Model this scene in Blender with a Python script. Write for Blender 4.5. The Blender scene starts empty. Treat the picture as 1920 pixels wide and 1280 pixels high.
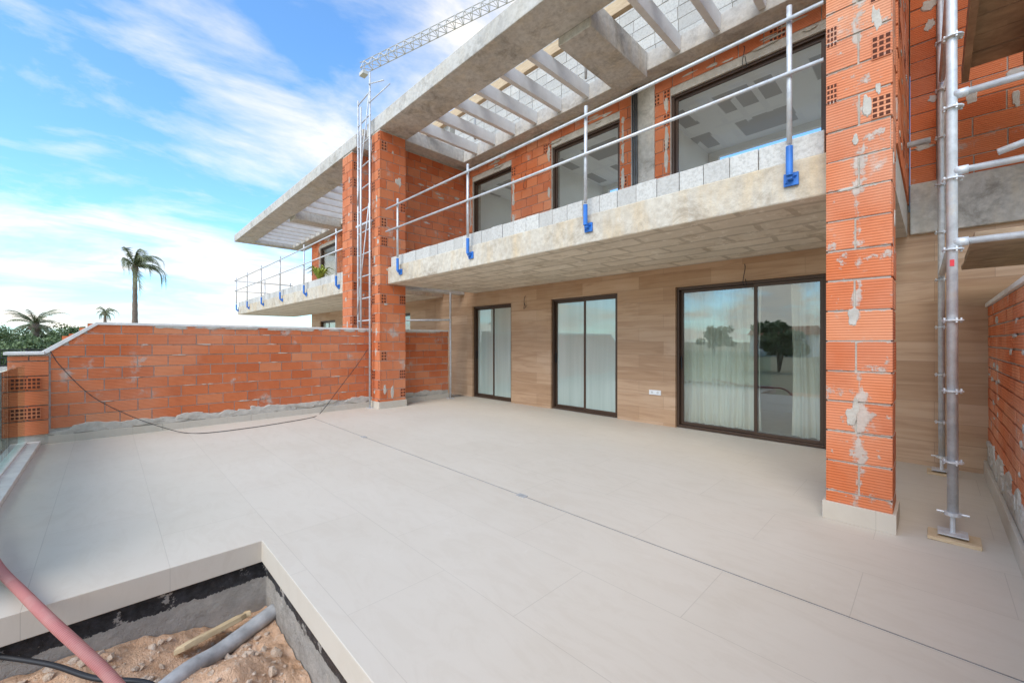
import bpy, bmesh, math, random
from mathutils import Vector, Matrix, noise
random.seed(7)
R = math.radians
scn = bpy.context.scene
COL = scn.collection
F, H = 775.0, 1.4
SA, CA = math.sin(R(45.57)), math.cos(R(45.57))

def at(px, py, d):
    """world point seen at pixel (px,py) of the 1920 photo at depth d"""
    r = (px - 960) / F * d
    return Vector((CA * r - SA * d, SA * r + CA * d, H + (640 - py) / F * d))

# ------------------------------------------------------------------ materials
class NT:
    def __init__(s, name):
        s.m = bpy.data.materials.new(name); s.m.use_nodes = True
        s.t = s.m.node_tree; s.t.nodes.clear()
        s.out = s.t.nodes.new('ShaderNodeOutputMaterial')
        s.p = s.t.nodes.new('ShaderNodeBsdfPrincipled')
        s.t.links.new(s.p.outputs[0], s.out.inputs[0])
        s.g = s.t.nodes.new('ShaderNodeNewGeometry')
        s.pos = s.g.outputs['Position']
    def n(s, ty): return s.t.nodes.new(ty)
    def set(s, sock, v):
        if isinstance(v, bpy.types.NodeSocket): s.t.links.new(v, sock)
        else:
            if isinstance(v, (tuple, list)) and len(v) == 3 and sock.type == 'RGBA': v = (*v, 1)
            sock.default_value = v
    def noise(s, scale, detail=4, rough=.55, vec=None, dist=0):
        k = s.n('ShaderNodeTexNoise'); s.set(k.inputs['Vector'], vec or s.pos)
        k.inputs['Scale'].default_value = scale; k.inputs['Detail'].default_value = detail
        k.inputs['Roughness'].default_value = rough; k.inputs['Distortion'].default_value = dist
        return k.outputs['Fac']
    def scale(s, v, sc):
        k = s.n('ShaderNodeVectorMath'); k.operation = 'MULTIPLY'; s.set(k.inputs[0], v); k.inputs[1].default_value = sc
        return k.outputs[0]
    def math(s, op, a, b=0.0, clamp=False):
        k = s.n('ShaderNodeMath'); k.operation = op; k.use_clamp = clamp
        s.set(k.inputs[0], a); s.set(k.inputs[1], b); return k.outputs[0]
    def sep(s, v=None):
        k = s.n('ShaderNodeSeparateXYZ'); s.set(k.inputs[0], v or s.pos); return k.outputs
    def comb(s, x, y, z=0.0):
        k = s.n('ShaderNodeCombineXYZ'); s.set(k.inputs[0], x); s.set(k.inputs[1], y); s.set(k.inputs[2], z); return k.outputs[0]
    def ramp(s, fac, stops):
        k = s.n('ShaderNodeValToRGB'); s.set(k.inputs[0], fac)
        e = k.color_ramp.elements
        while len(e) < len(stops): e.new(.5)
        for i, (p, c) in enumerate(stops):
            if not isinstance(c, (tuple, list)): c = (c, c, c)
            e[i].position = p; e[i].color = (*c, 1)
        return k.outputs[0]
    def mix(s, f, a, b, mode='MIX'):
        k = s.n('ShaderNodeMix'); k.data_type = 'RGBA'; k.blend_type = mode
        s.set(k.inputs[0], f); s.set(k.inputs[6], a); s.set(k.inputs[7], b); return k.outputs[2]
    def attr(s, name='tint'):
        k = s.n('ShaderNodeAttribute'); k.attribute_name = name; return k.outputs['Fac']
    def bricktex(s, vec, w, h, mortar, c1=(1, 1, 1), c2=(1, 1, 1), cm=(0, 0, 0), off=.5):
        k = s.n('ShaderNodeTexBrick'); s.set(k.inputs['Vector'], vec); k.offset = off
        k.inputs['Scale'].default_value = 1; k.inputs['Brick Width'].default_value = w
        k.inputs['Row Height'].default_value = h; k.inputs['Mortar Size'].default_value = mortar
        k.inputs['Mortar Smooth'].default_value = .1
        s.set(k.inputs['Color1'], c1); s.set(k.inputs['Color2'], c2); s.set(k.inputs['Mortar'], cm)
        return k.outputs
    def bump(s, h, st=.3, d=.01, nrm=None):
        k = s.n('ShaderNodeBump'); k.inputs['Strength'].default_value = st; k.inputs['Distance'].default_value = d
        s.set(k.inputs['Height'], h)
        if nrm: s.set(k.inputs['Normal'], nrm)
        return k.outputs[0]
    def done(s, col, rough=.8, nrm=None, metal=0, spec=None):
        s.set(s.p.inputs['Base Color'], col); s.set(s.p.inputs['Roughness'], rough)
        s.p.inputs['Metallic'].default_value = metal
        if spec is not None: s.p.inputs['Specular IOR Level'].default_value = spec
        if nrm: s.set(s.p.inputs['Normal'], nrm)
        return s.m

def plain(name, c, rough=.6, var=.15, sc=8, metal=0, bump=.1, spec=None):
    k = NT(name); f = k.noise(sc, 6)
    col = k.ramp(f, [(.25, tuple(x * (1 - var) for x in c)), (.75, tuple(min(1, x * (1 + var)) for x in c))])
    return k.done(col, rough, k.bump(f, bump, .01), metal, spec)

def m_brick(name='hollow_brick', haze=.35, smear_lo=.60, strip=None):
    k = NT(name)
    sp = k.sep(); z = sp[2]
    base = k.ramp(k.attr(), [(0, (.58, .150, .055)), (.35, (.66, .185, .070)), (.8, (.71, .215, .085)), (1, (.74, .28, .13))])
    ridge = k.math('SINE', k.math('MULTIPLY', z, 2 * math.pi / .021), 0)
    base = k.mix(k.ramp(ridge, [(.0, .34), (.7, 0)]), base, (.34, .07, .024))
    n1 = k.noise(2.2, 9, .68); n2 = k.noise(11, 6, .7)
    smear = k.math('MAXIMUM', k.ramp(n1, [(smear_lo, 0), (smear_lo + .08, .8)]), k.ramp(n2, [(.66, 0), (.76, .7)]))
    if strip is not None:
        # broken vertical run of mortar squeezed out of the middle joint, ragged on both sides
        wob = k.math('MULTIPLY', k.math('SUBTRACT', k.noise(4.6, 8, .68, vec=k.scale(k.pos, (2.2, 2.2, 1))), .5), .26)
        dist = k.math('ABSOLUTE', k.math('ADD', k.math('SUBTRACT', sp[0], strip), wob))
        wid = k.math('MULTIPLY', k.ramp(k.noise(2.6, 6, .65, vec=k.scale(k.pos, (.2, .2, 1))), [(.44, .0), (.64, 1.0)]), .075)
        st = k.math('MULTIPLY', k.math('SUBTRACT', wid, dist), 45, True)
        jz = k.math('ABSOLUTE', k.math('SUBTRACT', k.math('FRACT', k.math('DIVIDE', k.math('ADD', z, .006), .235)), .5))
        jm = k.math('MULTIPLY', k.math('GREATER_THAN', k.math('ADD', jz, k.math('MULTIPLY', k.math('SUBTRACT', n2, .5), .30)), .47), k.ramp(n1, [(.40, 0), (.5, .8)]))
        blot = k.ramp(k.noise(6.5, 7, .7), [(.60, 0), (.64, .85)])
        smear = k.math('MAXIMUM', k.math('MAXIMUM', smear, blot), k.math('MAXIMUM', k.math('MULTIPLY', st, .88), jm))
    pale = k.ramp(k.noise(1.1, 5), [(.40, 0), (.75, haze)])
    dark = k.ramp(k.noise(3.1, 6, .6), [(.30, .35), (.45, 0)])
    col = k.mix(pale, base, (.74, .40, .26))
    col = k.mix(dark, col, (.42, .11, .05))
    mcol = k.ramp(k.noise(16, 8, .7), [(.3, (.40, .36, .31)), (.7, (.60, .545, .47))])
    col = k.mix(smear, col, mcol)
    hgt = k.mix(smear, k.math('MULTIPLY', ridge, .5), k.math('ADD', n2, 1.0))
    b = k.bump(k.math('ADD', hgt, k.math('MULTIPLY', n2, .6)), .5, .006)
    return k.done(col, .88, b, spec=.15)

def m_mortar(name='mortar', a=(.42, .385, .33), b=(.62, .57, .49)):
    k = NT(name); n = k.noise(9, 9, .7)
    return k.done(k.ramp(n, [(.3, a), (.7, b)]), .95, k.bump(n, .8, .02), spec=.1)

def m_concrete(name, a, b, stain=(.27, .24, .20), warm=(.60, .49, .33), wamt=.5):
    k = NT(name)
    n1 = k.noise(1.3, 8, .62); n2 = k.noise(14, 6, .65); n3 = k.noise(3.0, 7, .7, vec=k.scale(k.pos, (1, 1, .25)))
    col = k.ramp(n1, [(.3, a), (.7, b)])
    col = k.mix(k.ramp(n3, [(.46, 0), (.66, wamt)]), col, warm)
    col = k.mix(k.ramp(k.noise(2.1, 10, .75, dist=.6), [(.52, 0), (.66, .8)]), col, stain)
    col = k.mix(k.ramp(k.noise(5.5, 9, .75), [(.58, 0), (.68, .6)]), col, (.70, .66, .59))
    col = k.mix(k.ramp(n2, [(.35, .4), (.6, 0)]), col, stain)
    h = k.math('ADD', n2, k.math('MULTIPLY', k.noise(60, 3), .4))
    return k.done(col, .9, k.bump(h, .5, .014), spec=.2)

def m_soffit():
    k = NT('soffit_concrete')
    s = k.sep()
    w1 = k.math('MULTIPLY', k.math('SUBTRACT', k.noise(3, 5), .5), .12)
    v = k.comb(k.math('ADD', k.math('ADD', s[0], 20.03), w1), k.math('ADD', k.math('ADD', s[1], 10.0), w1))
    br = k.bricktex(v, .78, .36, .03, (.78, .70, .57), (.62, .55, .44), (.40, .345, .265), off=.5)
    n1 = k.noise(1.6, 8, .65)
    col = k.mix(.45, br['Color'], k.ramp(n1, [(.3, (.50, .44, .345)), (.7, (.80, .71, .57))]))
    col = k.mix(k.ramp(k.noise(3.3, 9, .7), [(.54, 0), (.68, .75)]), col, (.42, .34, .24))
    col = k.mix(k.ramp(k.noise(7, 8, .75), [(.56, 0), (.64, .8)]), col, (.84, .78, .67))
    return k.done(col, .9, k.bump(k.math('ADD', n1, k.math('MULTIPLY', br['Fac'], -.3)), .5, .02), spec=.2)

def m_blocks(name='light_block', a=(.52, .50, .46), b=(.66, .64, .59)):
    k = NT(name); n = k.noise(30, 6, .7)
    base = k.ramp(k.attr(), [(0, a), (1, b)])
    col = k.mix(k.ramp(n, [(.38, .5), (.55, 0)]), base, (.37, .35, .31))
    col = k.mix(k.ramp(k.noise(2.5, 8, .7), [(.55, 0), (.75, .5)]), col, (.70, .66, .59))
    return k.done(col, .95, k.bump(n, .7, .01), spec=.1)

def m_tile():
    k = NT('beige_floor_tile'); s = k.sep()
    v = k.comb(k.math('ADD', s[0], 20.1), k.math('ADD', s[1], 9.32))
    br = k.bricktex(v, 1.2, .6, .0018, (.575, .515, .425), (.555, .495, .405), (.42, .37, .30), off=.5)
    n = k.noise(.9, 9, .6, dist=1.2); n2 = k.noise(2.2, 10, .7, vec=k.scale(k.pos, (1, 2.6, 1)), dist=1.8)
    col = k.mix(k.ramp(n, [(.35, .0), (.75, .35)]), br['Color'], (.62, .565, .48))
    col = k.mix(k.ramp(n2, [(.40, .26), (.53, 0)]), col, (.49, .42, .33))
    dust = k.noise(.42, 7, .62)
    col = k.mix(k.ramp(dust, [(.40, 0), (.68, .35)]), col, (.63, .575, .49))
    col = k.mix(k.ramp(k.noise(3.4, 9, .75, dist=.4), [(.62, 0), (.74, .35)]), col, (.68, .635, .56))
    rg = k.ramp(k.noise(1.2, 7, .6), [(.35, .55), (.7, .78)])
    return k.done(col, rg, k.bump(k.math('ADD', k.math('MULTIPLY', br['Fac'], -.5), k.math('MULTIPLY', k.noise(45, 3), .05)), .2, .003), spec=.16)

def m_woodtile():
    k = NT('wood_look_cladding'); s = k.sep()
    hh = .225
    v = k.comb(k.math('ADD', k.math('ADD', s[0], s[1]), 30.13), k.math('ADD', s[2], 4.0))
    br = k.bricktex(v, 1.2, hh, .0016, (.0, .0, .0), (1, 1, 1), (.5, .5, .5), off=.37)
    base = k.ramp(br['Color'], [(0, (.44, .27, .155)), (.5, (.51, .325, .195)), (1, (.58, .39, .25))])
    row = k.math('FLOOR', k.math('DIVIDE', k.math('ADD', s[2], 4.0), hh))
    gv = k.comb(k.math('MULTIPLY', k.math('ADD', s[0], s[1]), .7), k.math('MULTIPLY', row, 3.7), k.math('MULTIPLY', s[2], 9))
    g = k.noise(1.6, 8, .58, vec=gv, dist=.9)
    col = k.mix(k.ramp(g, [(.34, .5), (.52, 0)]), base, (.33, .185, .10))
    col = k.mix(k.ramp(g, [(.55, 0), (.74, .4)]), col, (.66, .48, .33))
    col = k.mix(k.ramp(br['Fac'], [(0, 0), (1, .7)]), col, (.25, .16, .10))
    col = k.mix(k.ramp(k.noise(.8, 6), [(.5, 0), (.8, .3)]), col, (.66, .53, .41))
    return k.done(col, .5, k.bump(k.math('MULTIPLY', br['Fac'], -1), .4, .004), spec=.3)

def m_glass(name='door_glass', tint=(.93, .96, .94), ior=1.5, extra=.09, mul=1.1, gcol=(.95, 1, 1)):
    k = NT(name); k.t.nodes.remove(k.p)
    tr = k.n('ShaderNodeBsdfTransparent'); tr.inputs[0].default_value = (*tint, 1)
    gl = k.n('ShaderNodeBsdfGlossy'); gl.inputs['Roughness'].default_value = .004; gl.inputs[0].default_value = (*gcol, 1)
    fr = k.n('ShaderNodeFresnel'); fr.inputs[0].default_value = ior
    mx = k.n('ShaderNodeMixShader')
    k.set(mx.inputs[0], k.math('ADD', k.math('MULTIPLY', fr.outputs[0], mul), extra, True))
    k.t.links.new(tr.outputs[0], mx.inputs[1]); k.t.links.new(gl.outputs[0], mx.inputs[2])
    k.t.links.new(mx.outputs[0], k.out.inputs[0]); return k.m

def m_frost():
    """milky green blind seen behind clear glass: folded diffuse body under a mirror-sharp coat"""
    k = NT('green_blind_glass')
    s = k.sep()
    f = k.math('ADD', k.math('MULTIPLY', k.noise(1.2, 4, .6, vec=k.scale(k.pos, (6, 1, .25))), .8), k.math('MULTIPLY', s[2], .12))
    col = k.ramp(f, [(.30, (.36, .44, .39)), (.55, (.45, .53, .47)), (.75, (.52, .60, .54))])
    k.done(col, .6)
    gl = k.n('ShaderNodeBsdfGlossy'); gl.inputs['Roughness'].default_value = .01; gl.inputs[0].default_value = (.85, .95, .92, 1)
    mx = k.n('ShaderNodeMixShader'); fr = k.n('ShaderNodeFresnel'); fr.inputs[0].default_value = 1.5
    k.set(mx.inputs[0], k.math('ADD', k.math('MULTIPLY', fr.outputs[0], 1.3), .10, True))
    k.t.links.new(k.p.outputs[0], mx.inputs[1]); k.t.links.new(gl.outputs[0], mx.inputs[2]); k.t.links.new(mx.outputs[0], k.out.inputs[0])
    return k.m

def m_base():
    k = NT('terrace_base'); s = k.sep()
    n = k.noise(5, 9, .7)
    zz = k.math('ADD', s[2], k.math('MULTIPLY', k.math('SUBTRACT', n, .5), .16))
    col = k.ramp(k.noise(7, 9, .7), [(.3, (.33, .30, .26)), (.7, (.58, .53, .46))])
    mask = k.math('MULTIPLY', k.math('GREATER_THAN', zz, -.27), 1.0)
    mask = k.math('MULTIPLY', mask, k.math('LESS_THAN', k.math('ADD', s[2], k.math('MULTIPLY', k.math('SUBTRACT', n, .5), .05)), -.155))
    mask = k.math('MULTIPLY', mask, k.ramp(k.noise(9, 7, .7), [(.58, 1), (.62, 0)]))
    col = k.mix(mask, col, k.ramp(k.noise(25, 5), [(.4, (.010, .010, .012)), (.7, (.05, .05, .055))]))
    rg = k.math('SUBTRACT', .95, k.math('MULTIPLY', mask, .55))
    return k.done(col, rg, k.bump(k.noise(18, 9, .75), 1.0, .04))

def m_soil(name='soil', a=(.60, .35, .20), b=(.78, .51, .33), c=(.84, .68, .52)):
    k = NT(name); n = k.noise(6, 10, .7); n2 = k.noise(30, 6, .7)
    col = k.ramp(n, [(.3, a), (.6, b), (.8, c)])
    col = k.mix(k.ramp(n2, [(.56, 0), (.66, .7)]), col, c)
    return k.done(col, .95, k.bump(k.math('ADD', n, n2), 1.0, .03), spec=.1)

def m_leaf(name, a, b):
    k = NT(name)
    return k.done(k.ramp(k.attr(), [(0, a), (1, b)]), .6, spec=.3)

def m_board():
    k = NT('jointed_plasterboard'); s = k.sep()
    v = k.comb(k.math('ADD', s[0], 20.4), k.math('ADD', s[1], 10.2))
    br = k.bricktex(v, 1.35, 1.15, .24, (.47, .44, .41), (.54, .51, .475), (.92, .90, .85), off=.0)
    v2 = k.comb(k.math('ADD', s[1], 20.4), k.math('ADD', s[0], 10.2))
    br2 = k.bricktex(v2, 1.15, .34, .05, (0, 0, 0), (0, 0, 0), (1, 1, 1), off=.0)
    patch = k.math('MULTIPLY', k.ramp(k.noise(1.1, 2), [(.46, 0), (.50, 1)]), br2['Fac'])
    return k.done(k.mix(patch, br['Color'], (.88, .86, .82)), .9)

def m_galv():
    k = NT('galvanised_steel'); n = k.noise(14, 6, .7)
    col = k.ramp(n, [(.3, (.50, .51, .52)), (.7, (.74, .75, .75))])
    col = k.mix(k.ramp(k.noise(5, 8, .75), [(.54, 0), (.66, .75)]), col, (.66, .60, .52))
    return k.done(col, k.ramp(n, [(.3, .42), (.7, .65)]), k.bump(n, .1, .004), metal=.4)

def m_timber(name, a, b):
    k = NT(name)
    n = k.noise(3, 8, .65, vec=k.scale(k.pos, (2, 2, 9)), dist=.5)
    return k.done(k.ramp(n, [(.3, a), (.7, b)]), .85, k.bump(n, .3, .01))

def m_hose():
    k = NT('dull_pink_hose')
    s = k.sep(k.n('ShaderNodeUVMap').outputs[0])
    w = k.math('SINE', k.math('MULTIPLY', s[1], 2 * math.pi / .009))
    col = k.mix(k.ramp(w, [(0, .55), (.8, 0)]), (.50, .19, .17), (.33, .10, .085))
    col = k.mix(k.ramp(k.noise(6, 6), [(.45, 0), (.7, .45)]), col, (.56, .38, .31))
    return k.done(col, .7, k.bump(w, .3, .003))

M = dict(
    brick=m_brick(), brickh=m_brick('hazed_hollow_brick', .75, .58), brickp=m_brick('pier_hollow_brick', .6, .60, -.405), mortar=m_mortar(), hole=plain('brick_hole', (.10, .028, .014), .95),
    conc=m_concrete('grey_concrete', (.52, .485, .43), (.68, .64, .57)),
    concl=m_concrete('light_concrete', (.52, .495, .45), (.68, .645, .585), (.30, .275, .24), (.60, .52, .39), .35),
    face=m_concrete('slab_edge_concrete', (.52, .46, .37), (.72, .66, .55), (.34, .275, .20), (.66, .51, .32), .8),
    soffit=m_soffit(), block=m_blocks(), tile=m_tile(), clad=m_woodtile(),
    slat=plain('white_precast_beam', (.74, .72, .68), .8, .10, 5),
    alu=plain('dark_bronze_aluminium', (.085, .050, .032), .36, .1, 3, .3, .02),
    glass=m_glass(), uglass=m_glass('window_glass', (.97, .97, .96), 1.2, .0, .5), rail_glass=m_glass('rail_glass', (.86, .94, .92), 1.5, .05, 1.0, (.9, 1, 1)),
    frost=m_frost(), galv=m_galv(), blue=plain('blue_paint', (.03, .17, .55), .45, .25, 9),
    base=m_base(), soil=m_soil(), ground=m_soil('dry_ground', (.30, .25, .16), (.44, .38, .25), (.26, .30, .14)),
    plaster=plain('white_plaster', (.90, .88, .83), .9, .03, 2), board=m_board(), wallin=plain('room_paint', (.55, .53, .49), .9, .05, 2),
    floorin=plain('interior_floor', (.62, .56, .49), .5, .1),
    ply=m_timber('formwork_plywood', (.24, .16, .10), (.46, .32, .20)), timber=m_timber('pale_timber', (.50, .36, .21), (.68, .53, .34)),
    hose=m_hose(), pipe=plain('dusty_grey_plastic_pipe', (.38, .375, .36), .8, .4, 12),
    black=plain('black_rubber', (.012, .012, .014), .5, .2), white=plain('white_plastic', (.82, .82, .8), .4, .03),
    drain=plain('steel_drain', (.24, .23, .215), .6, .2), cap=plain('white_capping', (.74, .71, .66), .7, .15, 6),
    trunk=plain('palm_trunk', (.20, .15, .11), .95, .4, 14, 0, .8), palm=m_leaf('palm_leaf', (.09, .11, .05), (.28, .30, .16)),
    leafd=m_leaf('dark_foliage', (.04, .075, .025), (.20, .26, .11)), leafl=m_leaf('bright_foliage', (.14, .20, .02), (.45, .5, .08)),
    crane=plain('crane_steel', (.60, .58, .54), .6, .1), pot=plain('clay_pot', (.42, .20, .11), .8, .2),
    red=plain('red_tape', (.6, .03, .04), .6, .1), dgrey=plain('dark_conduit', (.09, .095, .10), .6, .2),
    foam=m_timber('tan_offcut', (.46, .32, .17), (.70, .54, .32)), render=plain('white_render', (.72, .70, .66), .9, .08, 1), dark=plain('dark_opening', (.04, .04, .045), .4),
    roofred=plain('clay_roof', (.40, .16, .09), .9, .2, 6),
    cable=plain('black_cable', (.02, .02, .022), .6, .2), hill=plain('socket_face', (.68, .67, .64), .5, .05, 1))
def m_curtain():
    k = NT('sheer_curtain')
    k.done((.94, .88, .76), .9)
    tl = k.n('ShaderNodeBsdfTranslucent'); tl.inputs[0].default_value = (.9, .84, .70, 1)
    mx = k.n('ShaderNodeMixShader'); mx.inputs[0].default_value = .12
    k.t.links.new(k.p.outputs[0], mx.inputs[1]); k.t.links.new(tl.outputs[0], mx.inputs[2]); k.t.links.new(mx.outputs[0], k.out.inputs[0])
    return k.m
M['curtain'] = m_curtain()

# ------------------------------------------------------------------ mesh builder
class MB:
    def __init__(s):
        s.bm = bmesh.new(); s.t = s.bm.faces.layers.float.new('tint'); s.uv = s.bm.loops.layers.uv.new('UVMap')
    def face(s, vs, m=0, t=.5):
        try: f = s.bm.faces.new(vs)
        except ValueError: return None
        f.material_index = m; f[s.t] = t; return f
    def box(s, x0, x1, y0, y1, z0, z1, m=0, t=None, j=0, mb=None):
        if t is None: t = random.random()
        v = [s.bm.verts.new((x + random.uniform(-j, j), y + random.uniform(-j, j), z + random.uniform(-j, j)))
             for x in (x0, x1) for y in (y0, y1) for z in (z0, z1)]
        for k, q in enumerate(((0, 1, 3, 2), (4, 6, 7, 5), (0, 4, 5, 1), (2, 3, 7, 6), (0, 2, 6, 4), (1, 5, 7, 3))):
            s.face([v[i] for i in q], mb if (mb is not None and k == 4) else m, t)
    def prism(s, pts, axis, a0, a1, m=0, t=.5):
        """pts 2-D polygon; axis 'x': pts=(y,z); 'y': (x,z); 'z': (x,y)"""
        def P(p, a): return (a, p[0], p[1]) if axis == 'x' else ((p[0], a, p[1]) if axis == 'y' else (p[0], p[1], a))
        A = [s.bm.verts.new(P(p, a0)) for p in pts]; B = [s.bm.verts.new(P(p, a1)) for p in pts]
        s.face(A, m, t); s.face(B[::-1], m, t)
        for i in range(len(pts)):
            k = (i + 1) % len(pts); s.face([A[i], B[i], B[k], A[k]], m, t)
    def tube(s, pts, r, n=10, m=0, t=.5, cap=True):
        pts = [Vector(p) for p in pts]; rings = []; L = 0; Ls = []
        up = Vector((0, 0, 1)); nx = None
        for i, p in enumerate(pts):
            if i: L += (p - pts[i - 1]).length
            Ls.append(L)
            d = (pts[min(i + 1, len(pts) - 1)] - pts[max(i - 1, 0)]).normalized()
            if nx is None:
                a = up if abs(d.z) < .95 else Vector((1, 0, 0)); nx = d.cross(a).normalized()
            else: nx = (nx - d * nx.dot(d)).normalized()
            ny = d.cross(nx); rr = r[i] if isinstance(r, (list, tuple)) else r
            rings.append([s.bm.verts.new(p + (nx * math.cos(2 * math.pi * k / n) + ny * math.sin(2 * math.pi * k / n)) * rr) for k in range(n)])
        for i in range(len(pts) - 1):
            for k in range(n):
                q = (k + 1) % n
                f = s.face([rings[i][k], rings[i][q], rings[i + 1][q], rings[i + 1][k]], m, t)
                if f:
                    for lp, (u, vv) in zip(f.loops, ((k, Ls[i]), (k + 1, Ls[i]), (k + 1, Ls[i + 1]), (k, Ls[i + 1]))): lp[s.uv].uv = (u / n, vv)
        if cap: s.face(rings[0][::-1], m, t); s.face(rings[-1], m, t)
    def patch(s, axis, n, c, a, z, w, h, m=1, th=.005):
        """ragged smear of mortar: thin dome of irregular outline, each at its own height"""
        k0 = random.uniform(0, 50); K = 30; th = th * random.uniform(.55, 1.5)
        def P(u, v, q): return (c + n * q, u, v) if axis == 'x' else (u, c + n * q, v)
        rim, mid = [], []
        for i in range(K):
            an = 2 * math.pi * i / K
            rr = .85 + .45 * noise.noise(Vector((math.cos(an) * 1.3 + k0, math.sin(an) * 1.3, k0))) + .12 * noise.noise(Vector((math.cos(an) * 5 + k0, math.sin(an) * 5, k0 + 9)))
            rr = max(.4, rr)
            du, dv = math.cos(an) * w / 2 * rr, math.sin(an) * h / 2 * rr
            rim.append(s.bm.verts.new(P(a + du, z + dv, -.006))); mid.append(s.bm.verts.new(P(a + du * .82, z + dv * .82, th)))
        cv = s.bm.verts.new(P(a, z, th * 1.2))
        for i in range(K):
            k = (i + 1) % K
            s.face([rim[i], rim[k], mid[k], mid[i]], m, .5); s.face([mid[i], mid[k], cv], m, .5)
    def grid(s, axis, n, c, a0, a1, z0, z1, cols, rows, mh=2, mf=0):
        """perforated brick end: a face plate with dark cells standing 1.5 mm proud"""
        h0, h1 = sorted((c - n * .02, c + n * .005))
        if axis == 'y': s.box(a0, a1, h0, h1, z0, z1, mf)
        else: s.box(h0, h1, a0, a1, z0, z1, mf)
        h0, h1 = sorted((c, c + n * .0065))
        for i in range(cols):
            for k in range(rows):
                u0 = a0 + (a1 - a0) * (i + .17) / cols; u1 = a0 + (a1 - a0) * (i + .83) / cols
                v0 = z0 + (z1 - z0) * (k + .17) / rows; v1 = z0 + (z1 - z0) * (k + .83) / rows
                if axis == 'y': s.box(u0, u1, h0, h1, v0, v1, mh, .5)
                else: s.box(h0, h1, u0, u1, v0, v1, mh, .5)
    def build(s, name, mats, parent=None, smooth=False, bevel=0, base=None):
        bmesh.ops.recalc_face_normals(s.bm, faces=s.bm.faces)
        if smooth:
            for f in s.bm.faces: f.smooth = True
        me = bpy.data.meshes.new(name)
        if parent is not None:
            p = parent
            while p.parent: p = p.parent
            off = p.location.copy()
        else:
            vs = [v.co for v in s.bm.verts]
            off = Vector(base) if base else Vector(((min(v.x for v in vs) + max(v.x for v in vs)) / 2, (min(v.y for v in vs) + max(v.y for v in vs)) / 2, min(v.z for v in vs)))
        bmesh.ops.translate(s.bm, verts=s.bm.verts, vec=-off)
        s.bm.to_mesh(me); s.bm.free()
        for m in (mats if isinstance(mats, (list, tuple)) else [mats]): me.materials.append(M[m] if isinstance(m, str) else m)
        o = bpy.data.objects.new(name, me); COL.objects.link(o)
        if parent is not None: o.parent = parent
        else: o.location = off
        if bevel:
            b = o.modifiers.new('bevel', 'BEVEL'); b.width = bevel; b.segments = 2; b.limit_method = 'ANGLE'
        return o

def tag(o, label=None, cat=None, group=None, kind=None):
    if label: o['label'] = label
    if cat: o['category'] = cat
    if group: o['group'] = group
    if kind: o['kind'] = kind
    return o
def empty(name, loc, label, cat, group=None):
    o = bpy.data.objects.new(name, None); COL.objects.link(o); o.location = loc; o.empty_display_size = .2
    return tag(o, label, cat, group)

# ------------------------------------------------------------------ brickwork
def bricks(mb, axis, n, c, a0, a1, z0, z1, bw=.33, bh=.19, g=.013, top=None, openings=(), holes=0.0, m=0, mh=2, depth=.03, jit=.003, edge_holes=0.0, zh=None):
    row = 0; z = z0
    while z < z1 - .03:
        zt = min(z + bh - g, z1)
        a = a0 - (bw / 2 if row % 2 else 0) - random.uniform(0, .03)
        while a < a1 - .02:
            b0, b1 = max(a, a0), min(a + bw - g, a1)
            a += bw
            if b1 - b0 < .03: continue
            segs = [(b0, b1)]
            for (o0, o1, oz0, oz1) in openings:
                if zt > oz0 + .02 and z < oz1 - .02:
                    ns = []
                    for (p, q) in segs:
                        if q <= o0 or p >= o1: ns.append((p, q)); continue
                        if p < o0: ns.append((p, o0))
                        if q > o1: ns.append((o1, q))
                    segs = ns
            for (p, q) in segs:
                if q - p < .03: continue
                if top and zt > top((p + q) / 2): continue
                e = random.uniform(-jit, jit); out = c + n * e; inn = c - n * depth
                lo, hi = min(out, inn), max(out, inn)
                t = random.random()
                if axis == 'y': mb.box(p, q, lo, hi, z + random.uniform(0, .004), zt, m, t)
                else: mb.box(lo, hi, p, q, z + random.uniform(0, .004), zt, m, t)
                short = (q - p) < bw * .6
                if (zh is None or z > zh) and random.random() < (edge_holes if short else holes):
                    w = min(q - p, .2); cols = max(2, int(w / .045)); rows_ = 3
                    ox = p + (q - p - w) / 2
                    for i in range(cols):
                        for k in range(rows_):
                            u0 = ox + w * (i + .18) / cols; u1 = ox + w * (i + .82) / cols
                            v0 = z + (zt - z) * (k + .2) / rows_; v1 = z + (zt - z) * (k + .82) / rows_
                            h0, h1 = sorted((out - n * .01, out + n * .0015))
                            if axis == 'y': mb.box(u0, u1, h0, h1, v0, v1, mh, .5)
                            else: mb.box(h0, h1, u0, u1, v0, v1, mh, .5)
        z += bh; row += 1

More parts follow.
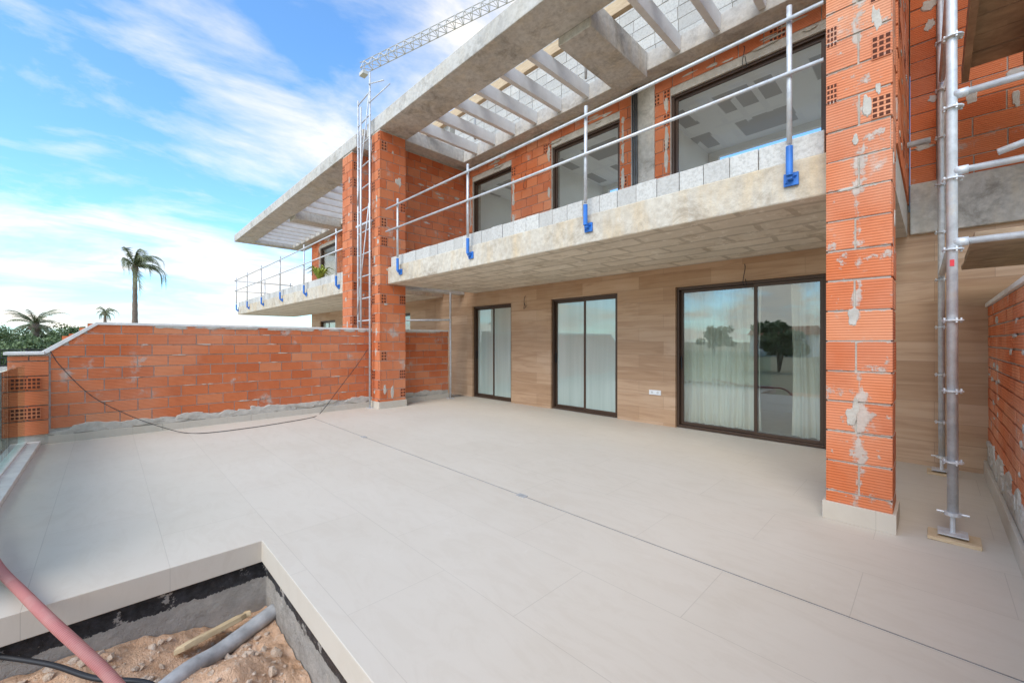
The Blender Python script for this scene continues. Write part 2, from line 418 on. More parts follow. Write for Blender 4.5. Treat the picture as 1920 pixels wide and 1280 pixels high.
def column(name, parent, x0, x1, y0, y1, z0, z1, faces='-y+x-x', bw=.30, bh=.2, patches=0, skirt=True, eh=.5, mat='brick', zh=None, grids=()):
    mb = MB(); i = .010
    mb.box(x0 + i, x1 - i, y0 + i, y1 - i, z0, z1, 1)
    if '-y' in faces: bricks(mb, 'y', -1, y0, x0, x1, z0, z1, bw, bh, edge_holes=eh, zh=zh)
    if '+x' in faces: bricks(mb, 'x', 1, x1, y0 + .034, y1, z0, z1, bw, bh, edge_holes=eh, zh=zh)
    if '-x' in faces: bricks(mb, 'x', -1, x0, y0 + .034, y1, z0, z1, bw, bh, edge_holes=eh, zh=zh)
    for (a0, a1, g0, g1) in grids: mb.grid('y', -1, y0, a0, a1, g0, g1, 3, 4)
    xm = (x0 + x1) / 2
    for _ in range(patches):
        q = random.random(); z = random.uniform(z0 + .3, z1)
        if q < .5: mb.patch('y', -1, y0, min(x1 - .08, max(x0 + .08, random.gauss(xm, .07))), z, random.uniform(.04, .10), random.uniform(.08, .26), 1, .003)
        elif q < .8: mb.patch('y', -1, y0, random.uniform(x0 + .08, x1 - .08), z0 + bh * round((z - z0) / bh) - .006, random.uniform(.08, .2), random.uniform(.018, .04), 1, .003)
        else: mb.patch('x', 1, x1, random.uniform(y0 + .1, y1 - .1), z, random.uniform(.04, .12), random.uniform(.05, .3), 1, .003)
    o = mb.build(name, [mat, 'mortar', 'hole'], parent)
    if skirt:
        s = MB(); s.box(x0 - .022, x1 + .022, y0 - .022, y1 + .022, z0, z0 + .14, 0)
        s.build('base_tile', 'tile', o, bevel=.002)
    return o

# ------------------------------------------------------------------ windows & doors
FY = 6.62
def opening(kind, parent, x0, x1, z0, z1, mid, gmat):
    b = .04; y0, y1 = 6.67, 6.79
    mb = MB()
    mb.box(x0, x0 + b, y0, y1, z0, z1); mb.box(x1 - b, x1, y0, y1, z0, z1)
    mb.box(x0 + b, x1 - b, y0, y1, z1 - b, z1); mb.box(x0 + b, x1 - b, y0, y1, z0, z0 + .035)
    fr = mb.build(kind, 'alu', parent, bevel=.003)
    spans = [(x0 + b, mid + .025, y0 + .065), (mid - .025, x1 - b, y0 + .02)] if mid else [(x0 + b, x1 - b, y0 + .04)]
    for (a, c, yy) in spans:
        s = MB(); w = .046; zb, zt = z0 + .037, z1 - b - .002
        s.box(a + .002, a + w, yy, yy + .035, zb, zt); s.box(c - w, c - .002, yy, yy + .035, zb, zt)
        s.box(a + w, c - w, yy, yy + .035, zt - w, zt); s.box(a + w, c - w, yy, yy + .035, zb, zb + w)
        s.build('sash', 'alu', fr, bevel=.003)
        g = MB(); g.box(a + w - .005, c - w + .005, yy + .014, yy + .02, zb + w - .005, zt - w + .005)
        g.build('glass_pane', gmat, fr)
    if mid:
        hd = MB(); hd.box(x0 + b + .014, x0 + b + .030, y0 + .04, y0 + .064, z0 + .95, z0 + 1.15); hd.build('handle', 'black', fr, bevel=.003)
    return fr

def wall_boxes(mb, x0, x1, y0, y1, z0, z1, ops, m=0):
    xs = x0
    for (a, b, c, d) in sorted(ops):
        if a > xs: mb.box(xs, a, y0, y1, z0, z1, m, .5)
        if c > z0: mb.box(a, b, y0, y1, z0, c, m, .5)
        if d < z1: mb.box(a, b, y0, y1, d, z1, m, .5)
        xs = b
    if xs < x1: mb.box(xs, x1, y0, y1, z0, z1, m, .5)

# ================================================================== SETTING
mb = MB(); mb.box(-1500, 1500, -1500, 1500, -.95, -.85)
tag(mb.build('ground', 'ground'), 'dry scrubby open ground stretching away from the houses', 'ground', kind='structure')

PX0, PY1 = -3.31, .78           # inner corner of the planting pit
def terrace():
    mb = MB()
    pts = [(-8.5, -.9), (PX0, -.9), (PX0, PY1), (.42, PY1), (.42, 6.80), (-8.5, 6.80)]
    mb.prism(pts, 'z', -.15, 0, 0)
    i = .035
    p2 = [(-8.5, -.9 + i), (PX0 - i, -.9 + i), (PX0 - i, PY1 + i), (.42, PY1 + i), (.42, 6.8), (-8.5, 6.8)]
    mb.prism(p2, 'z', -.9, -.151, 1)
    tag(mb.build('terrace', ['tile', 'base'], bevel=.004), 'wide beige tiled terrace in front of the house', 'terrace', kind='structure')
    mb = MB(); mb.box(-22, -8.78, -.9, 6.8, -.9, -.004)
    tag(mb.build('neighbouring_terrace', ['tile']), 'beige terrace floor beyond the left brick wall', 'terrace', kind='structure')
    mb = MB(); mb.box(-8.48, PX0, -.86, -.64, 0, .05)
    tag(mb.build('terrace_kerb', 'cap', bevel=.004), 'low pale kerb under the glass balustrade', 'kerb', kind='structure')
terrace()

def soil_z(x, y):
    z = -.50 + .04 * noise.noise(Vector((x * 1.5, y * 1.5, 0))) + .035 * noise.noise(Vector((x * 5, y * 5, 3))) + .022 * noise.noise(Vector((x * 13, y * 13, 5))) + .010 * noise.noise(Vector((x * 34, y * 34, 9)))
    t = max(0, min(1, (.75 - y) / 1.1)); z += .17 * t * t * (3 - 2 * t)
    z += .17 * math.exp(-((x + 2.62) ** 2 / .05 + (y - .46) ** 2 / .05))
    z += .06 * math.exp(-((x + 3.15) ** 2 / .02 + (y + .0) ** 2 / .1))
    return z
def soil():
    mb = MB(); nx, ny = 190, 150
    X0, X1, Y0, Y1 = PX0 - .03, 3.0, -3.0, PY1 + .03
    grid = []
    for i in range(nx + 1):
        row = []
        for k in range(ny + 1):
            x = X0 + (X1 - X0) * (i / nx) ** 1.5; y = Y1 + (Y0 - Y1) * (k / ny) ** 1.5
            row.append(mb.bm.verts.new((x, y, soil_z(x, y))))
        grid.append(row)
    for i in range(nx):
        for k in range(ny): mb.face([grid[i][k], grid[i + 1][k], grid[i + 1][k + 1], grid[i][k + 1]])
    tag(mb.build('soil', 'soil', smooth=True), 'orange tan bare soil at the bottom of the open planting pit', 'soil', kind='structure')
    mb = MB()
    for _ in range(900):
        x = random.uniform(-3.25, -1.6); y = random.uniform(-.9, .74)
        z = soil_z(x, y)
        r = random.choice([.004, .006, .008, .011, .015, .022]) * random.uniform(.7, 1.4)
        ret = bmesh.ops.create_icosphere(mb.bm, subdivisions=1, radius=r, matrix=Matrix.Translation((x, y, z + r * .3)) @ Matrix.Diagonal((1, random.uniform(.6, 1.2), .6, 1)))
        for v in ret['verts']: v.co += Vector([random.uniform(-.3, .3) * r for _ in range(3)])
    for f in mb.bm.faces: f[mb.t] = .5
    tag(mb.build('rubble', m_soil('rubble_stone', (.60, .42, .28), (.76, .60, .46), (.84, .76, .66))), 'loose stones and rubble scattered over the pit soil', 'rubble', kind='stuff')
soil()

mb = MB()
mb.box(-7.95, .42, 2.691, 2.697, .0, .003)
for x in (-5.85, -2.62): mb.box(x - .05, x + .05, 2.663, 2.723, .0, .005, 1)
tag(mb.build('slot_drain', ['drain', 'pipe']), 'thin dark slot drain with two small grates running across the terrace', 'drain')

# ================================================================== HOUSES
ZS0, ZS1, ZR0, ZR1 = 2.61, 2.96, 5.83, 6.13
def roof_frame(parent, x0, x1, cross, slats, lw=.5):
    mb = MB()
    ya, yb, yc, yd = 4.05, 4.72, 6.32, 6.95
    mb.box(x0, x1, ya, yb, ZR0, ZR1, 0, .5, mb=1)
    mb.box(x0, x1, yc, yd, ZR0, ZR1, 0, .5, mb=1)
    mb.box(x0, x0 + lw, yb, yc, ZR0, ZR1, 0, .5, mb=1)
    mb.box(x1 - lw, x1, yb, yc, ZR0, ZR1, 0, .5, mb=1)
    for (a, b) in cross: mb.box(a, b, yb, yc, ZR0 - .12, ZR1, 1, .5, mb=1)
    mb.box(x0 + .1, x1, ya + .16, ya + .36, ZR1, ZR1 + .17, 1)
    fr = mb.build('roof_frame', ['concl', 'conc'], parent, bevel=.012)
    for x in slats:
        s = MB(); s.prism([(x - .045, ZR0 + .05), (x + .045, ZR0 + .05), (x + .06, ZR1 - .02), (x - .06, ZR1 - .02)], 'y', yb + .002, yc - .002)
        s.build('pergola_beam', 'slat', fr, bevel=.004)
    return fr

def balcony(parent, x0, x1, px0, px1):
    mb = MB(); mb.box(x0, x1, 4.23, FY - .003, ZS0, ZS1, 0, .5, mb=1)
    sl = mb.build('balcony_slab', ['face', 'soffit'], parent, bevel=.015)
    b = MB(); x = px0
    while x < px1 - .05:
        w = min(.245, px1 - x)
        b.box(x, x + w - .006, 4.26 + random.uniform(-.006, .006), 4.37, ZS1 + .002, ZS1 + .205 + random.uniform(-.004, .004), 0)
        x += .245
    b.build('block_parapet', 'block', sl, bevel=.006)
    return sl

def dwelling(parent, gx0, gx1, doors, wins, ux0, ux1):
    w = MB(); wall_boxes(w, gx0, gx1, FY, 6.9, 0, ZS0 + .28, [(a, b, 0, 2.28) for (a, b) in doors])
    w.build('clad_wall', 'clad', parent)
    u = MB(); ops = [(a, b, ZS1 + .02, 5.44) for (a, b) in wins]
    wall_boxes(u, ux0, ux1, FY + .014, 6.9, ZS0 + .284, ZR0 - .003, ops, 1)
    bricks(u, 'y', -1, FY, ux0, ux1, ZS1 + .01, 5.75, .33, .2, openings=[(a - .01, b + .01, c, d + .02) for a, b, c, d in ops], holes=.05, edge_holes=.3)
    u.box(ux0, ux1, FY - .008, FY + .01, 5.755, ZR0 - .004, 3, .5)
    for (a, b, c, d) in ops:
        for _ in range(20):
            side = random.choice((a - .07, b + .07)); u.patch('y', -1, FY, side, random.uniform(3.1, 5.4), random.uniform(.05, .11), random.uniform(.15, .5), 1, .006)
        for _ in range(8): u.patch('y', -1, FY, random.uniform(a, b), random.uniform(5.5, 5.72), random.uniform(.1, .5), random.uniform(.02, .07), 1, .005)
    return u

main = empty('house', (-4.2, 6.6, 0), 'unfinished two storey house with wood look cladding and concrete pergola above the terrace', 'house')
DO = [(-8.19, -6.78), (-5.60, -4.02), (-2.95, -.96)]
WO = [(-8.19, -6.78), (-5.58, -3.98), (-3.03, -.95)]
u = dwelling(main, -9.85, 1.6, DO, WO, -8.75, -.2)
u.build('upper_brick_wall', ['brick', 'mortar', 'hole', 'conc'], main)
c = MB(); c.box(-3.74, -3.30, FY - .02, FY + .05, ZS1, 5.754); c.build('concrete_pillar', 'conc', main, bevel=.01)
for x in (-3.70, -3.66, -3.62):
    c = MB(); c.tube([(x, FY - .04, ZS1), (x + .01, FY - .04, 4.2), (x, FY - .04, 5.8)], .014, 8); c.build('conduit', 'dgrey', main, smooth=True)
for (a, b), mid, gm in zip(DO, (-7.46, -4.79, -1.80), ('frost', 'frost', 'glass')):
    opening('sliding_door', main, a, b, .01, 2.278, mid, gm)
for (a, b) in WO: opening('window', main, a, b, ZS1 + .03, 5.438, None, 'uglass')
balcony(main, -8.06, -.4, -7.98, -.62)
roof_frame(main, -8.66, 1.2, [(-3.85, -3.28), (-.5, -.1)], [-7.68 + .64 * i for i in range(6)] + [-2.78 + .58 * i for i in range(4)])
column('brick_pier', main, -8.41, -8.06, 4.05, 4.65, 0, ZR0 - .003, bw=.30, bh=.2, patches=30, eh=.5)
column('brick_pier', main, -.60, -.21, 4.095, 4.47, 0, 7.2, bw=.42, bh=.235, patches=22, eh=0, mat='brickp',
       grids=[(-.325, -.215, 3.06, 3.22), (-.595, -.53, 3.27, 3.43), (-.325, -.215, 3.50, 3.67), (-.595, -.53, 3.72, 3.88), (-.335, -.225, 3.93, 4.08), (-.595, -.52, 4.3, 4.45)])
for (x0, x1, y0) in ((-8.75, -8.5, 4.66), (-.42, -.20, 4.48)):
    mb = MB(); mb.box(x0 + .013, x1 - .013, y0, FY - .002, ZS0 if x0 > -5 else ZS1 - .35, ZR0 - .004, 1)
    bricks(mb, 'x', 1, x1, y0, FY - .01, ZS1 + .01, ZR0 - .05, .33, .19, holes=.05)
    bricks(mb, 'x', -1, x0, y0, FY - .01, ZS1 + .01, ZR0 - .05, .33, .19)
    for _ in range(22): mb.patch('x', 1, x1, random.uniform(y0 + .1, FY - .1), random.uniform(3.1, 5.7), random.uniform(.06, .3), random.uniform(.02, .07))
    mb.build('cross_wall', ['brick', 'mortar', 'hole'], main)
mb = MB(); mb.box(-.19, 2.6, FY + .014, 6.9, 2.892, 7.2, 1)
bricks(mb, 'y', -1, FY, -.19, 2.6, 3.2, 7.2, .5, .2, holes=.0, openings=[(.02, .17, 2.9, 7.3)])
for _ in range(20): mb.patch('y', -1, FY, random.choice((random.uniform(-.1, .0), random.uniform(.25, 1.2))), random.uniform(3.3, 7), random.uniform(.05, .2), random.uniform(.03, .3))
mb.box(.03, .16, FY - .03, FY + .05, 3.2, 7.2, 3, .5)
mb.build('upper_side_wall', ['brick', 'mortar', 'hole', 'conc'], main)
mb = MB(); mb.box(-.19, 2.6, FY - .06, FY + .01, 2.62, 3.19, 0, .5); mb.build('floor_beam', ['conc'], main, bevel=.012)
mb = MB(); mb.tube([(-.19, 5.9, 3.42), (-.02, 5.9, 3.42)], .03, 10); mb.build('pipe_stub', 'pipe', main)
def interior(x0, x1, z0, z1, dividers, rear=True):
    """white rooms, with wide unseen openings added at the back for daylight when rear is set"""
    mb = MB(); yb = 9.4
    mb.box(x0, x0 + .1, 6.9, yb, z0, z1); mb.box(x1 - .1, x1, 6.9, yb, z0, z1)
    for d in dividers: mb.box(d - .05, d + .05, 6.9, yb, z0, z1)
    if rear:  # unseen rear openings, added to bring more daylight into the rooms
        mb.box(x0, x1, yb, yb + .1, z0, z0 + .15); mb.box(x0, x1, yb, yb + .1, z1 - .12, z1)
        xs = [x0] + dividers + [x1]
        for p, q in zip(xs[:-1], xs[1:]): mb.box(p, p + (q - p) * .08, yb, yb + .1, z0 + .15, z1 - .12); mb.box(q - (q - p) * .08, q, yb, yb + .1, z0 + .15, z1 - .12)
    else: mb.box(x0, x1, yb, yb + .1, z0, z1)
    mb.box(x0, x1, 6.9, yb + .1, z0 - .03, z0, 1)
    mb.box(x0, x1, 6.9, yb + .1, z1, z1 + .03, 2)
    return mb
interior(-9.2, .3, .03, 2.60, [-6.2, -3.4], False).build('ground_floor_room', ['wallin', 'floorin', 'wallin'], main)
interior(-8.74, -.3, 3.0, 5.50, [-6.2, -3.5]).build('upper_floor_room', ['plaster', 'floorin', 'board'], main)
mb = MB(); mb.box(-8.75, 2.6, 6.952, 9.6, ZR0, ZR1); mb.box(-9.85, 2.6, 6.92, 12.5, 2.66, 2.94); mb.build('floor_and_blocking_slab', 'conc', main)  # upper box: unseen roof slab, added to block light above the rooms
mb = MB(); z = ZR1 + .003
while z < 7.7:
    x = -8.6 - random.uniform(0, .2)
    while x < 1.2:
        mb.box(x, x + .385, 6.5 + random.uniform(-.004, .004), 6.68, z, z + .19); x += .395
    z += .2
mb.box(-8.55, 1.2, 6.52, 6.66, ZR1 + .003, 7.7, 1)
mb.build('rooftop_block_wall', [M['block'], M['mortar']], main)
mb = MB(); mb.box(-8.9, 1.4, 6.2, 9.6, 7.85, 8.1); mb.box(-8.5, 1.2, 6.5, 6.7, 7.72, 7.85); mb.build('upper_roof', 'concl', main, bevel=.01)

nb = empty('house', (-15, 6.6, 0), 'unfinished neighbouring house with grey pergola roof and balcony beyond the scaffold tower', 'house')
ND = [(-18.7, -17.0), (-15.5, -13.9), (-12.8, -11.2)]
u = dwelling(nb, -19.7, -9.86, ND, ND, -19.7, -9.0)
u.build('upper_brick_wall', ['brick', 'mortar', 'hole', 'conc'], nb)
for (a, b) in ND:
    opening('sliding_door', nb, a, b, .01, 2.278, (a + b) / 2, 'frost'); opening('window', nb, a, b, ZS1 + .03, 5.438, None, 'uglass')
balcony(nb, -22.05, -9.46, -22.0, -10.0)
roof_frame(nb, -21.8, -9.2, [(-16.3, -15.7)], [-20.9 + .64 * i for i in range(7)] + [-15.2 + .64 * i for i in range(9)])
column('brick_pier', nb, -9.98, -9.44, 4.06, 4.66, 0, ZR0 - .003, bw=.3, bh=.2, patches=16, skirt=False)
interior(-19.6, -9.4, 3.0, 5.5, [-16.2, -13.3]).build('upper_floor_room', ['plaster', 'floorin', 'board'], nb)
mb = MB(); mb.box(-19.7, -9.2, 6.952, 11.2, ZR0, ZR1); mb.box(-19.7, -9.9, 6.92, 11.2, 2.66, 2.94); mb.box(-19.7, -9.9, 10.9, 11.1, 0, 2.66); mb.box(-19.7, -19.5, 6.92, 10.9, 0, 2.66); mb.build('floor_and_blocking_slab', 'conc', nb)  # upper box repeats the unseen light-blocking slab over these rooms
mb = MB(); mb.box(-17.5, -9.0, 6.5, 11, ZR1 + .003, 7.2); mb.box(-17.8, -9.0, 6.2, 11.2, 7.2, 7.45); mb.build('upper_roof', 'concl', nb, bevel=.01)

# ================================================================== GARDEN WALLS
def left_wall():
    X = -8.5
    def top(y):
        if y > -.09: return 1.66
        if y > -.60: return 1.24 + (y + .60) / .51 * .42
        return 1.24
    root = empty('brick_wall', (X - .1, 2.8, 0), 'long low orange brick wall with sloping left end dividing the terraces', 'wall')
    mb = MB()
    mb.prism([(-.93, 0), (6.1, 0), (6.1, 1.64), (-.09, 1.64), (-.60, 1.22), (-.93, 1.22)], 'x', X - .24, X - .010, 1)
    bricks(mb, 'x', 1, X, -.55, 6.1, .2, 1.66, .36, .165, g=.012, top=lambda y: top(y) + .02, holes=.0)
    bricks(mb, 'x', -1, X - .255, -.93, 6.1, .05, 1.6, .33, .18, top=top)
    bricks(mb, 'x', 1, X + .02, -.93, -.57, .14, 1.2, .40, .2, holes=0, edge_holes=0, depth=.05)
    for (g0, g1) in ((.36, .51), (.76, .91)): mb.grid('x', 1, X + .024, -.88, -.64, g0, g1, 6, 3)
    for _ in range(44): mb.patch('x', 1, X, random.uniform(-.4, 6), .2 + .165 * random.randint(1, 8) - .005, random.uniform(.06, .28), random.uniform(.012, .03))
    for _ in range(110): mb.patch('x', 1, X, random.uniform(-.5, 6), random.uniform(.13, .20), random.uniform(.2, .5), random.uniform(.07, .14), 1, .009)
    for _ in range(40): mb.patch('x', 1, X, random.uniform(.1, 5.9), 1.625, random.uniform(.15, .5), random.uniform(.03, .07), 1, .006)
    mb.build('brickwork', ['brick', 'mortar', 'hole'], root)
    s = MB(); y = -.57
    while y < 6.0: s.box(X - .01, X + .022, y, min(y + 1.196, 6.1), 0, .105, 0); y += 1.2
    s.build('base_tile', 'tile', root, bevel=.002)
    c = MB()
    c.prism([(-.09, 1.642), (6.1, 1.642), (6.1, 1.68), (-.11, 1.68), (-.64, 1.262), (-.6, 1.222)], 'x', X - .27, X + .012)
    c.box(X - .27, X + .06, -.96, -.605, 1.222, 1.262)
    c.build('coping', 'cap', root, bevel=.004)
left_wall()
def right_wall():
    X = .40
    root = empty('brick_wall', (X + .12, 3.2, 0), 'ribbed orange brick wall rising along the right edge of the terrace', 'wall')
    mb = MB(); mb.box(X + .013, X + .24, -.9, FY - .003, -.85, 1.76, 1)
    bricks(mb, 'x', -1, X, -.9, FY - .01, .3, 1.76, .33, .105, holes=0)
    mb.box(X - .004, X + .02, -.9, FY - .01, 0.0, .3, 1)
    for _ in range(70): mb.patch('x', -1, X, random.uniform(1, 6.4), random.uniform(.22, .36), random.uniform(.15, .5), random.uniform(.08, .2), 1, .012)
    for _ in range(40): mb.patch('x', -1, X, random.uniform(1, 6.4), random.uniform(.4, 1.7), random.uniform(.06, .2), random.uniform(.02, .08), 1, .006)
    mb.build('brickwork', ['brickh', 'mortar', 'hole'], root)
    s = MB(); y = .8
    while y < 6.4: s.box(X - .03, X - .005, y, min(y + 1.196, FY - .01), .0, .15, 0); y += 1.2
    s.build('base_tile', 'tile', root, bevel=.002)
    c = MB(); c.box(X - .02, X + .27, -.9, FY - .01, 1.763, 1.80); c.build('coping', 'cap', root, bevel=.004)
right_wall()

# ================================================================== GUARDRAILS
def guardrail(label, posts, x0, x1, y=4.15, retn=None):
    root = empty('guardrail', ((x0 + x1) / 2, y, ZS0), label, 'guardrail', 'temporary balcony guardrails')
    for x in posts:
        mb = MB(); mb.tube([(x, y, ZS1 + .12), (x + random.uniform(-.02, .02), y, 4.25)], .021, 12); mb.build('post', 'galv', root, smooth=True)
        b = MB(); b.tube([(x, y, ZS0 + .20), (x, y, ZS1 + .10)], .027, 12)
        b.box(x - .055, x + .055, 4.205, 4.226, ZS0 + .13, ZS0 + .24)
        b.box(x - .02, x + .02, y - .0, 4.205, ZS0 + .17, ZS0 + .21)
        b.tube([(x + .035, 4.2, ZS0 + .21), (x + .035, 4.185, ZS0 + .21)], .010, 6); b.tube([(x - .035, 4.2, ZS0 + .16), (x - .035, 4.185, ZS0 + .16)], .010, 6)
        b.build('bracket', 'blue', root, bevel=.003)
    for z in (4.12, 3.66):
        mb = MB(); mb.tube([(x0, y - .04, z), ((x0 + x1) / 2, y - .04, z - .012), (x1, y - .04, z)], .017, 10); mb.build('rail', 'galv', root, smooth=True)
    if retn:
        for z in (4.12, 3.66):
            mb = MB(); mb.tube([(retn, 4.1, z), (retn, 6.5, z)], .02, 8); mb.build('rail', 'galv', root, smooth=True)
        for yy in (5.3, 6.4):
            mb = MB(); mb.tube([(retn, yy, ZS1), (retn, yy, 4.25)], .024, 8); mb.build('post', 'galv', root, smooth=True)
guardrail('galvanised tube guardrail on blue brackets along the balcony directly above the sliding doors', [-7.5, -5.25, -2.96, -.86], -7.9, -.62)
guardrail('galvanised tube guardrail with blue brackets on the far neighbouring balcony', [-21.9, -19.9, -17.7, -15.35, -13.0, -10.6], -22.0, -10.0, retn=-21.98)

# ================================================================== SCAFFOLDS
def rosette(x, y, z, root):
    mb = MB(); mb.tube([(x, y, z - .005), (x, y, z + .005)], .056, 14)
    for k in range(4):
        a = k * math.pi / 2 + .4; mb.tube([(x + math.cos(a) * .045, y + math.sin(a) * .045, z - .018), (x + math.cos(a) * .045, y + math.sin(a) * .045, z + .018)], .007, 5)
    mb.build('rosette', 'galv', root)
def std(x, y, z0, z1, root, r=.03, foot=True, rz=.5, zs=None):
    mb = MB(); mb.tube([(x, y, z0 + .16), (x - .012, y, z1)], r, 16); mb.build('standard', 'galv', root, smooth=True)
    if zs is None: zs = [z0 + .53 + rz * i for i in range(int((z1 - z0) / rz))]
    for z in zs:
        if z < z1: rosette(x, y, z, root)
    if foot:
        b = MB(); b.tube([(x, y, z0 + .03), (x, y, z0 + .3)], .015, 8); b.tube([(x, y, z0 + .15), (x, y, z0 + .172)], .045, 12)
        b.box(x - .075, x + .075, y - .075, y + .075, z0 + .022, z0 + .03)
        for k in (0, 1): b.tube([(x - .08 + .16 * k, y - .0, z0 + .165), (x, y, z0 + .165)], .008, 6)
        b.build('base_jack', 'galv', root)
rs = empty('scaffold', (.1, 4.3, 0), 'galvanised scaffold with plank decks standing beside the right brick pier', 'scaffold')
std(.095, 4.28, .02, 7.0, rs, .029)
std(.06, 6.30, .02, 7.0, rs, .026)
mb = MB(); mb.box(-.03, .23, 4.17, 4.39, .002, .022, 0, None, .004); mb.build('sole_board', 'timber', rs, bevel=.002)
mb = MB(); mb.box(-.05, .17, 6.2, 6.4, .002, .022); mb.build('sole_board', 'timber', rs)
for (z) in (3.14, 2.60, 2.10):
    mb = MB(); mb.tube([(.13, 4.28, z), (2.4, 4.28, z)], .023, 12); mb.tube([(.1, 4.28, z), (.17, 4.28, z)], .031, 12); mb.build('ledger', 'galv', rs, smooth=True)
for z in (2.10, 4.14):
    mb = MB(); mb.tube([(.09, 4.34, z), (.06, 6.25, z)], .024, 12); mb.build('transom', 'galv', rs, smooth=True)
std(2.4, 4.28, .0, 7.0, rs, .03, False)
mb = MB(); mb.tube([(2.38, 4.28, 3.2), (.3, 4.24, 2.66)], .022, 10); mb.build('brace', 'galv', rs, smooth=True)
for z in (2.13, 4.17):
    for i in range(6):
        y0 = 4.36 + i * .32; mb = MB(); mb.box(.2, 2.4, y0, y0 + .305, z, z + .04, 0, None, .004); mb.build('deck_board', 'ply', rs, bevel=.004)
mb = MB(); mb.box(.2, .25, 4.3, 6.28, z - .12, z - .003); mb.box(.6, .65, 4.3, 6.28, z - .12, z - .003); mb.box(.2, 2.4, 4.30, 4.335, z - .1, z + .16); mb.build('toe_board', 'ply', rs)
mb = MB(); mb.box(.080, .102, 4.2465, 4.26, 1.93, 1.975); mb.build('sticker', 'red', rs)

ls = empty('scaffold_tower', (-8.7, 4.0, 0), 'slim ladder like scaffold tower between the two houses at the left brick pier', 'scaffold')
for (x, y, z0, z1) in ((-8.30, 3.95, 0, 7.05), (-8.98, 4.0, 0, 6.75), (-8.40, 3.80, 1.69, 6.3)):
    mb = MB(); mb.tube([(x, y, z0), (x, y, z1)], .021, 10); mb.build('standard', 'galv', ls, smooth=True)
for i in range(11):
    z = 1.85 + i * .48
    mb = MB(); mb.tube([(-8.27, 3.95, z), (-9.0, 4.0, z)], .014, 8); mb.build('rung', 'galv', ls, smooth=True)
for (p, q) in (((-8.3, 3.93, 6.8), (-7.6, 3.9, 6.55)), ((-8.3, 3.93, 6.4), (-7.9, 4.2, 6.75)), ((-8.98, 3.98, 2.0), (-8.3, 3.93, 4.3)), ((-8.98, 3.98, 4.4), (-8.3, 3.93, 6.6))):
    mb = MB(); mb.tube([p, q], .013, 8); mb.build('brace', 'galv', ls, smooth=True)
mb = MB(); mb.box(-9.1, -8.35, 4.0, 4.25, 3.95, 3.99); mb.build('deck_board', 'galv', ls)
mb = MB(); mb.box(-8.36, -8.24, 3.89, 4.01, .001, .012); mb.build('foot_plate', 'galv', ls)

pr = empty('support_prop', (-8.3, 6.02, 0), 'thin steel prop with cross tube standing in the far left corner of the terrace', 'prop')
mb = MB(); mb.tube([(-8.3, 6.02, .02), (-8.3, 6.02, 2.60)], .024, 10); mb.build('tube', 'galv', pr, smooth=True)
mb = MB(); mb.box(-8.37, -8.23, 5.95, 6.09, .001, .02); mb.build('foot_plate', 'galv', pr)
mb = MB(); mb.tube([(-8.3, 6.05, 1.93), (-9.6, 5.1, 1.93)], .024, 10); mb.build('cross_tube', 'galv', pr, smooth=True)
mb = MB(); mb.box(-8.4, .9, 5.25, 5.34, ZR1 + .005, ZR1 + .19); tag(mb.build('timber_beam', 'timber', bevel=.004), 'long pale timber beam lying across the pergola beams', 'timber')
rt = empty('roof_guardrail', (-4, 4.5, ZR1), 'galvanised tube guardrail standing on top of the concrete roof frame', 'guardrail')
for x in (-7.2, -4.2, -1.4):
    mb = MB(); mb.tube([(x, 5.9, ZR0 + .1), (x, 5.9, 7.6)], .024, 10); mb.build('post', 'galv', rt, smooth=True)
for z in (6.75, 7.25):
    mb = MB(); mb.tube([(-8.5, 5.86, z), (1.1, 5.86, z)], .024, 10); mb.build('rail', 'galv', rt, smooth=True)

# ================================================================== GLASS BALUSTRADE
gr = empty('glass_balustrade', (-6, -.78, 0), 'frameless glass balustrade at the left end of the terrace', 'balustrade')
for i in range(4):
    x = -8.40 + i * 1.25; mb = MB(); mb.box(x, x + 1.235, -.785, -.773, .055, 1.08); mb.build('glass_panel', 'rail_glass', gr)
    mb = MB(); mb.box(x, x + 1.235, -.7865, -.7715, 1.0805, 1.086); mb.build('glass_edge', 'frost', gr)
mb = MB(); mb.box(-8.42, PX0 - .05, -.80, -.755, .051, .07); mb.build('clamp_channel', 'cap', gr)

# ================================================================== CURTAINS
def curtain(x0, x1, label, amp=.035, y=6.96):
    mb = MB(); n = int((x1 - x0) / .012); prev = None
    for i in range(n + 1):
        x = x0 + (x1 - x0) * i / n
        yy = y + amp * math.sin(x * 40 + 1.8 * math.sin(x * 7)) + .014 * math.sin(x * 97 + 2 * math.sin(x * 11))
        cur = [mb.bm.verts.new((x + .016 * math.sin(zz * 2 + x * 9), yy * 1 + .012 * math.sin(zz * 3 + x * 20), zz)) for zz in (.06, .6, 1.2, 1.8, 2.4)]
        if prev:
            for k in range(4): mb.face([prev[k], cur[k], cur[k + 1], prev[k + 1]])
        prev = cur
    tag(mb.build('curtain', 'curtain', smooth=True), label, 'curtain')
curtain(-3.15, -1.80, 'wide sheer cream curtain behind the left pane of the widest sliding door')
curtain(-1.42, -.75, 'sheer cream curtain behind the right pane of the widest sliding door', .05)

